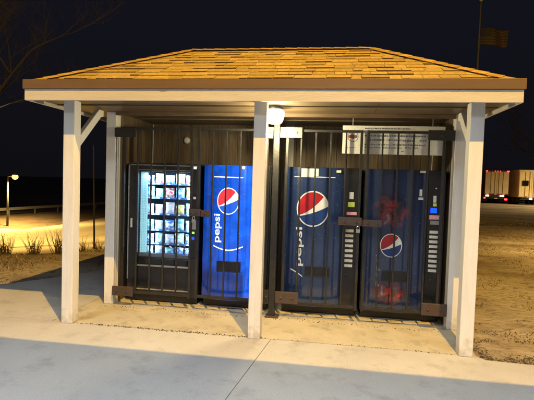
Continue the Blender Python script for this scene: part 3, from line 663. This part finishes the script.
# ================================================================== LEFT BACKGROUND
def shrub(x,y,n,h,label,seed):
    random.seed(seed); z=terrain(x,y)-.03; bm=new()
    for i in range(n):
        a=random.uniform(0,2*PI); s=random.uniform(.05,.55); p=Vector((x+random.gauss(0,.06),y+random.gauss(0,.06),z)); L_=h*random.uniform(.35,.9); d=Vector((math.cos(a)*s,math.sin(a)*s,1)).normalized()
        k=5
        for j in range(k):
            q=p+d*L_/k; tube(bm,p,q,.006*(1-j/k)+.0015,.006*(1-(j+1)/k)+.0012,4)
            if j>0 and random.random()<.8:
                e_=(d+Vector((random.uniform(-.7,.7),random.uniform(-.7,.7),.3))).normalized(); tube(bm,q,q+e_*L_*.22,.0025,.001,3)
            d=(d+Vector((random.gauss(0,.12),random.gauss(0,.12),.05))).normalized(); p=q
    o=obj('dry_shrub',bm,'dead_stem'); tag(o,label,'shrub','bare shrubs on the crest of the bank')
shrub(-5.9,3.75,46,.55,'dry twiggy shrub at the far left edge, below the lit street lamp',1)
shrub(-5.35,3.9,40,.50,'bushy dry shrub second from the left on the bank crest',2)
shrub(-4.95,4.15,46,.62,'largest dry shrub on the bank, just left of the front left post',3)
shrub(-4.75,4.75,22,.42,'small dry shrub seen between the left posts, left of the dark stake',4)
shrub(-4.40,4.85,18,.34,'small dry shrub seen between the left posts, right of the dark stake',5)
random.seed(11)
bm=tube(new(),(-4.6,4.95,-.03),(-4.67,4.97,2.32),.022,.013,10); o=obj('marker_stake',bm,'stake_dark'); tag(o,'thin dark upright pole on the bank seen between the two left posts','pole')
# street lamp with sodium head
def street_lamp(x,y,z,h,ax,ay,label,power,spot=165,col=(1,.66,.20)):
    t=thing('street_lamp',label,'street lamp',(x,y,z),'sodium street lamps')
    obj('pole',tube(new(),(x,y,z),(x,y,z+h),.11,.07,10),'lamp_pole',t,smooth=True)
    obj('arm',tube(new(),(x,y,z+h-.08),(x+ax,y+ay,z+h+.1),.045,.035,8),'pole_metal',t)
    bm=new(); lathe(bm,(x+ax,y+ay,z+h+.12),[(.05,.14),(.22,.08),(.27,0),(.25,-.02)],16); obj('lamp_head',bm,'pole_metal',t,smooth=True)
    bm=new(); lathe(bm,(x+ax,y+ay,z+h+.098),[(.24,0),(.27,-.10),(.27,-.24),(.18,-.36),(.03,-.42)],16); obj('lamp_lens',bm,'sodium',t,smooth=True)
    ld=bpy.data.lights.new('street_light','SPOT'); ld.energy=power; ld.color=col; ld.shadow_soft_size=.3; ld.spot_size=math.radians(spot); ld.spot_blend=.6
    lo=bpy.data.objects.new('street_light',ld); C.objects.link(lo); lo.parent=t; lo.location=(ax,ay,h-.55)
    return t
street_lamp(-31.1,35.7,-3.75,5.05,.75,.05,'lit yellow street lamp on a pale pole far off beyond the bank at the left',9000)
# lamps of the same lot that stand outside the frame
street_lamp(-15.5,9.5,terrain(-15.5,9.5),9,.9,.6,'sodium street lamp lighting the lower lot, left of the view',9000,spot=118)
street_lamp(-33,27,terrain(-33,27),9,.8,.6,'sodium street lamp at the far side of the lower lot, left of the view',8000,spot=140)
street_lamp(-24.5,19.5,terrain(-24.5,19.5),9,.8,.6,'sodium street lamp in the middle of the lower lot, left of the view',10000,spot=150)
street_lamp(12.5,6.5,-.03,8.5,-.6,.9,'sodium street lamp beside the dirt drive, right of the view',7500,spot=98,col=(1,.62,.2))
street_lamp(33,36,-.03,10,-1.0,.4,'tall sodium lamp lighting the truck parking',34000,spot=150,col=(1,.70,.33))
# guard rail beyond the lower lot
gr=thing('guard_rail','pale metal guard rail along the road beyond the lower lot','guard rail',(-36,40,-3.2))
bm=new(); p0=FP+FN*7; d2=Vector((-FN.y,FN.x)); d2=d2 if d2.y>0 else -d2
prev=None
for k in range(-12,26):
    p=p0+d2*(k*3.8)
    if prev is not None:
        for za,zb,off in ((-2.62,-2.50,.0),(-2.50,-2.44,.05),(-2.44,-2.32,.0)):
            A=[(prev.x+FN.x*off,prev.y+FN.y*off,za),(prev.x+FN.x*off,prev.y+FN.y*off,zb),(prev.x+FN.x*(off+.04),prev.y+FN.y*(off+.04),zb),(prev.x+FN.x*(off+.04),prev.y+FN.y*(off+.04),za)]
            B=[(a_[0]+(p.x-prev.x),a_[1]+(p.y-prev.y),a_[2]) for a_ in A]; hull(bm,A,B)
    prev=p
obj('rail',bm,'guard_metal',gr)
for k in range(-12,26,1):
    p=p0+d2*(k*3.8); obj('rail_post',box(new(),p.x-.15,p.x-.06,p.y-.06,p.y+.06,-3.35,-2.35),'guard_metal',gr)
# leafless trees
def tree(x,y,h,label,seed,spread=.5,lean=(0,0)):
    random.seed(seed); z=terrain(x,y)-.05; t=thing('bare_tree',label,'tree',(x,y,z),'leafless trees'); tb=new(); cb=new()
    def grow(bm,p,d,L_,r,lev):
        k=4
        for j in range(k):
            q=p+d*L_/k; tube(bm,p,q,r*(1-.5*j/k),r*(1-.5*(j+1)/k),5 if lev<3 else 3)
            d=(d+Vector((random.gauss(0,.13),random.gauss(0,.13),random.gauss(.03,.06)))).normalized(); p=q
            if lev<5 and (j>0 or lev>0):
                for _ in range(1 if lev<1 else random.choice((1,2))):
                    s=Vector((random.uniform(-1,1),random.uniform(-1,1),random.uniform(-.1,.7))).normalized()
                    grow(cb,p,(d*.7+s*spread*1.5).normalized(),L_*random.uniform(.5,.68),r*.42,lev+1)
    grow(tb,Vector((x,y,z)),Vector((lean[0],lean[1],1)).normalized(),h*.6,h*.011,0)
    obj('trunk',tb,'bark',t); obj('crown',cb,'bark',t)
tree(-14.2,9.2,14,'dim leafless tree spreading over the upper left sky behind the shelter roof',21,.6,(.2,.1))
tree(-24,16,12,'dim leafless tree at the far left edge against the night sky',22,.6,(.1,0))
tree(18.5,35.0,11,'dim leafless tree behind the right corner of the shelter roof',25,.6,(.1,0))
random.seed(5)
def grass(n,fn,h,label):
    bm=new()
    for k in range(n):
        x,y=fn(); z=terrain(x,y)-.035
        if noise.noise(Vector((x*1.1,y*1.1,7)))<-.02: continue
        a=random.uniform(0,PI); hh=h*random.uniform(.4,1.3); w=.004+.0007*math.hypot(x,y+4.6); dx,dy=math.cos(a)*w,math.sin(a)*w; lx,ly=random.gauss(0,hh*.7),random.gauss(0,hh*.7)
        bm.faces.new([bm.verts.new(p) for p in ((x-dx,y-dy,z),(x+dx,y+dy,z),(x+lx,y+ly,z+hh))])
    tag(obj('grass',bm,'dry_grass'),label,'grass',kind='stuff')
G('dry_grass',(.32,.26,.16),(.19,.145,.08),rough=.9,scale=2,island=.5)
def left_spot():
    s_=-random.random()**1.5*2.0+.25; t_=random.uniform(-3.5,3); p=BP+BN*s_+Vector((.78,.625))*t_; return p.x,p.y
grass(9000,left_spot,.055,'matted dead grass along the crest of the left bank')
def right_spot():
    d=7+random.random()**1.3*22; a=random.uniform(.13,.75); return .78+d*math.sin(a),-4.63+d*math.cos(a)
grass(26000,right_spot,.04,'sparse matted dead grass on the dirt ground right of the shelter')
# ================================================================== RIGHT BACKGROUND
def wheel(par,x,y,r,w,axis='X'):
    o=obj('wheel',lathe(new(),(x,y,r-.03),[(r*.6,0),(r,.03),(r,w-.03),(r*.6,w)],20,'X'),'tyre',par,smooth=False)
    obj('rim',lathe(new(),(x,y,r-.03),[(r*.5,-.004),(r*.55,.02),(r*.2,w*.3),(r*.55,w+.004)],14,'X'),'rim',o)
def trailer(x0,y0,w,h0,h1,L_,label,body,side,extra):
    t=thing('truck_trailer',label,'truck',(x0+w/2,y0+L_/2,-.03),'trucks parked in the lot')
    bm=box(new(),x0,x0+w,y0+.06,y0+L_,h0,h1); obj('cargo_box',bm,side,t,bevel=.03)
    bm=new(); box(bm,x0+.05,x0+w/2-.01,y0+.02,y0+.058,h0+.12,h1-.16); box(bm,x0+w/2+.01,x0+w-.05,y0+.02,y0+.058,h0+.12,h1-.16); obj('rear_door',bm,body,t,bevel=.01)
    bm=new(); 
    for fx in (.25,.42,.58,.75): tube(bm,(x0+w*fx,y0-.01,h0+.14),(x0+w*fx,y0-.01,h1-.18),.018,n=6)
    obj('lock_rod',bm,'rim',t)
    obj('under_frame',box(new(),x0+.4,x0+w-.4,y0+.1,y0+L_,h0-.28,h0-.002),'black_plastic',t)
    bm=box(new(),x0+.15,x0+w-.15,y0,y0+.09,.50,.60); box(bm,x0+.6,x0+.68,y0+.01,y0+.09,.602,h0-.002); box(bm,x0+w-.68,x0+w-.6,y0+.01,y0+.09,.602,h0-.002); obj('bumper',bm,'black_plastic',t)
    for yy in (y0+1.6,y0+2.9):
        for xx in (x0+.02,x0+.32,x0+w-.60,x0+w-.30): wheel(t,xx,yy,.5,.27)
    for yy in (y0+L_-1.4,):
        for xx in (x0+.02,x0+w-.30): wheel(t,xx,yy,.5,.27)
    for (xa,za,w_,h_,mm,nm) in extra: obj(nm,box(new(),x0+xa,x0+xa+w_,y0-.05,y0-.012,za,za+h_),mm,t,bevel=.01)
    for k in range(5): obj('reflective_tape',box(new(),x0+.2+k*(w-.4)/5,x0+.2+(k+.55)*(w-.4)/5,y0+.012,y0+.019,h0+.03,h0+.09),'tape_red' if k%2 else 'label_white',t)
    for xx in (x0+.1,x0+w-.62): obj('mud_flap',box(new(),xx,xx+.52,y0+.9,y0+.93,.15,h0-.01),'tyre',t)
    obj('plate',box(new(),x0+w*.42,x0+w*.42+.3,y0-.012,y0-.001,.52,.59),'label_white',t)
    # tractor in front
    obj('cab',box(new(),x0+.1,x0+w-.1,y0+L_+.7,y0+L_+3.4,.55,3.2),side,t,bevel=.15)
    return t
trailer(16.55,46.5,2.42,.92,3.50,13,'parked tan box trailer with glowing red tail lights, far right beside the post','trailer_tan','trailer_maroon',
  [(.08,3.38,.13,.09,'tail_red','marker_light'),(.95,3.40,.07,.05,'tail_red','marker_light'),(1.2,3.40,.07,.05,'tail_red','marker_light'),(1.45,3.40,.07,.05,'tail_red','marker_light'),(2.15,3.38,.24,.09,'tail_red','marker_light'),
   (.12,.74,.34,.13,'tail_white','tail_light'),(1.55,.74,.42,.13,'tail_white','tail_light'),(-.05,.5,.16,.14,'tail_red','tail_light'),(2.02,.38,.28,.16,'tail_red','tail_light')])
trailer(19.75,46.0,2.5,.75,3.62,11,'parked yellow box truck with a dark square on its back, at the right edge','trailer_yellow','trailer_yellow',
  [(.33,1.95,.60,.55,'dark_glass','vent'),(1.75,2.0,.18,.16,'dark_glass','vent'),(1.1,.52,.24,.16,'tail_white','tail_light'),(2.1,.52,.24,.16,'tail_red','tail_light')])
trailer(22.9,49,2.5,.9,3.6,12,'parked dark red trailer beyond the yellow truck, past the right edge','trailer_tan','trailer_maroon',[(.1,.74,.3,.12,'tail_red','tail_light'),(2.0,.74,.3,.12,'tail_red','tail_light')])
# flagpole with flag
fx,fy=6.98,17.37
fp=thing('flagpole','tall thin grey flagpole rising behind the right side of the shelter roof','flagpole',(fx,fy,0))
obj('pole',tube(new(),(fx,fy,-.05),(fx+.02,fy,10.05),.05,.03,10),'flag_pole',fp,smooth=True)
bm=new(); bmesh.ops.create_uvsphere(bm,u_segments=14,v_segments=10,radius=.08); bmesh.ops.translate(bm,vec=(fx+.02,fy,10.13),verts=bm.verts); obj('finial',bm,'silver',fp,smooth=True)
obj('pole_base',lathe(new(),(fx,fy,-.03),[(.16,0),(.16,.05),(.08,.16)],14),'pole_metal',fp)
bm=new(); nx_,nz_=36,26; grid=[]
for j in range(nz_+1):
    row=[]
    for i in range(nx_+1):
        u=i/nx_; v=j/nz_; x=fx+.07+u*1.15; z=8.10+v*.78-.12*u*u+.05*math.sin(u*5+1)*u; y=fy+.11*math.sin(u*9+v*1.4)*u
        row.append(bm.verts.new((x,y,z)))
    grid.append(row)
for j in range(nz_):
    for i in range(nx_):
        f=bm.faces.new((grid[j][i],grid[j][i+1],grid[j+1][i+1],grid[j+1][i])); f.smooth=True
        st=(nz_-1-j)//2
        f.material_index=2 if (st<7 and i<nx_*.4) else (0 if st%2==0 else 1)
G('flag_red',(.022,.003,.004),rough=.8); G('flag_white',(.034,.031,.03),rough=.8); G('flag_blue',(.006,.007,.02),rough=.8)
flag=obj('flag',bm,['flag_red','flag_white','flag_blue']); sol=flag.modifiers.new('thick','SOLIDIFY'); sol.thickness=.004
tag(flag,'striped flag blowing to the right from the flagpole in the dark','flag')

# ================================================================== REST BUILDING behind the viewpoint (throws the shade on the walk)
rb=thing('rest_building','tan rest building with a deep flat canopy and cold ceiling lights facing the shelter','building',(0,-9,0))
obj('canopy',box(new(),-12,14,-7.2,-2.5,4.50,4.74),'fascia_paint',rb,bevel=.01)
obj('wall',box(new(),-12,14,-13,-7.21,-.05,4.74),'tile_wall',rb)
for x in (-9,-5.5,6.5,11): obj('column',box(new(),x-.15,x+.15,-3.0,-2.7,-.01,4.499),'white_paint',rb,bevel=.01)
for x in (-6,-3,3,6):
    f=obj('window',box(new(),x-.8,x+.8,-7.205,-7.17,1.0,2.4),'white_paint',rb); obj('pane',box(new(),x-.74,x+.74,-7.168,-7.16,1.06,2.34),'dark_glass',f)
f=obj('door',box(new(),-.55,.55,-7.205,-7.16,0.01,2.15),'drip_edge',rb,bevel=.01); obj('handle',box(new(),.40,.44,-7.15,-7.12,.95,1.2),'silver',f)
COOL=(.88,.93,.98)
for x in (-3.6,.8,5.2):
    fx_=thing('canopy_light','flat white LED ceiling light under the canopy of the rest building, at x %d'%x,'ceiling light',(x,-3.9,4.5),'LED lights under the canopy')
    fx_['label']={-3.6:'flat white LED ceiling light at the left end of the canopy',.8:'flat white LED ceiling light in the middle of the canopy',5.2:'flat white LED ceiling light at the right end of the canopy'}[x]
    obj('housing',box(new(),x-.62,x+.62,-4.22,-3.58,4.452,4.499),'galv',fx_,bevel=.004)
    obj('diffuser',box(new(),x-.58,x+.58,-4.18,-3.62,4.440,4.451),'led_cool',fx_)
    ld=bpy.data.lights.new('canopy_area','AREA'); ld.shape='RECTANGLE'; ld.size=1.1; ld.size_y=.5; ld.energy=128; ld.color=COOL; ld.spread=2.3
    lo=bpy.data.objects.new('canopy_area',ld); C.objects.link(lo); lo.parent=fx_; lo.location=(0,0,-.07)
# floodlight mast on the canopy
fm=thing('floodlight_mast','tall mast with an amber floodlight rising from the canopy of the rest building','floodlight',(2.15,-5.1,4.74))
obj('mast',tube(new(),(2.15,-5.1,4.74),(2.15,-5.1,10.75),.07,.05,12),'pole_metal',fm,smooth=True)
obj('flood_head',box(new(),1.97,2.33,-5.06,-4.98,10.45,10.80),'pole_metal',fm,bevel=.01); obj('flood_lens',box(new(),2.0,2.3,-4.979,-4.97,10.48,10.77),'sodium',fm)
ld=bpy.data.lights.new('flood','POINT'); ld.energy=7900; ld.color=(1,.57,.10); ld.shadow_soft_size=.03
lo=bpy.data.objects.new('flood',ld); C.objects.link(lo); lo.parent=fm; lo.location=(0,.25,5.86)
# shelter lamp light and snack machine tubes
ld=bpy.data.lights.new('shelter_bulb','POINT'); ld.energy=80; ld.color=(1,.82,.44); ld.shadow_soft_size=.05
lo=bpy.data.objects.new('shelter_bulb',ld); C.objects.link(lo); lo.parent=lamp; lo.location=(0,0,-.26)
for (x,y,z,sx,sy,rot,en) in ((-1.34,MY+.045,1.69,.68,.03,(math.radians(28),0,0),9),(-1.61,MY+.05,1.15,.03,1.0,(PI/2,0,-.75),6.5),(-1.06,MY+.05,1.15,.03,1.0,(PI/2,0,.75),4)):
    ld=bpy.data.lights.new('tube_light','AREA'); ld.shape='RECTANGLE'; ld.size=sx; ld.size_y=sy; ld.energy=en; ld.color=(.50,.80,1)
    lo=bpy.data.objects.new('tube_light',ld); C.objects.link(lo); lo.parent=m1; lo.matrix_parent_inverse=Matrix.Translation(m1.location).inverted(); lo.location=(x,y,z); lo.rotation_euler=rot

# ================================================================== WORLD, CAMERA, RENDER
w=bpy.data.worlds.new('World'); S.world=w; w.use_nodes=True; N,L=w.node_tree.nodes,w.node_tree.links; bg=N['Background']
tc=N.new('ShaderNodeTexCoord'); sp=N.new('ShaderNodeSeparateXYZ'); L.new(tc.outputs['Generated'],sp.inputs[0])
cr=N.new('ShaderNodeValToRGB'); cr.color_ramp.elements[0].color=(.0042,.0042,.0056,1); cr.color_ramp.elements[1].color=(.0062,.0062,.0115,1); cr.color_ramp.elements[1].position=.45
L.new(sp.outputs[2],cr.inputs[0]); L.new(cr.outputs[0],bg.inputs['Color']); bg.inputs['Strength'].default_value=1.0
cam=bpy.data.cameras.new('Camera'); co=bpy.data.objects.new('Camera',cam); C.objects.link(co); S.camera=co
yaw,pit,rol,f=.1479,-.0426,.0315,452.5
fw=Vector((-math.sin(yaw)*math.cos(pit),math.cos(yaw)*math.cos(pit),math.sin(pit))); rt=Vector((math.cos(yaw),math.sin(yaw),0)); up=rt.cross(fw)
r2=rt*math.cos(rol)-up*(-math.sin(rol))*-1 if False else rt*math.cos(rol)+up*math.sin(rol); u2=up*math.cos(rol)-rt*math.sin(rol)
co.matrix_world=Matrix(((r2.x,u2.x,-fw.x,.7766),(r2.y,u2.y,-fw.y,-4.631),(r2.z,u2.z,-fw.z,1.6462),(0,0,0,1)))
cam.sensor_width=36; cam.lens=36*f/534; cam.clip_end=1500; cam.clip_start=.05
S.view_settings.view_transform='Standard'; S.view_settings.look='None'; S.view_settings.exposure=.1; S.view_settings.gamma=1; S.view_settings.use_curve_mapping=False
S.render.engine='CYCLES'; S.cycles.use_denoising=True
for o in list(C.objects):
    if 'world_parts' in o: del o['world_parts']
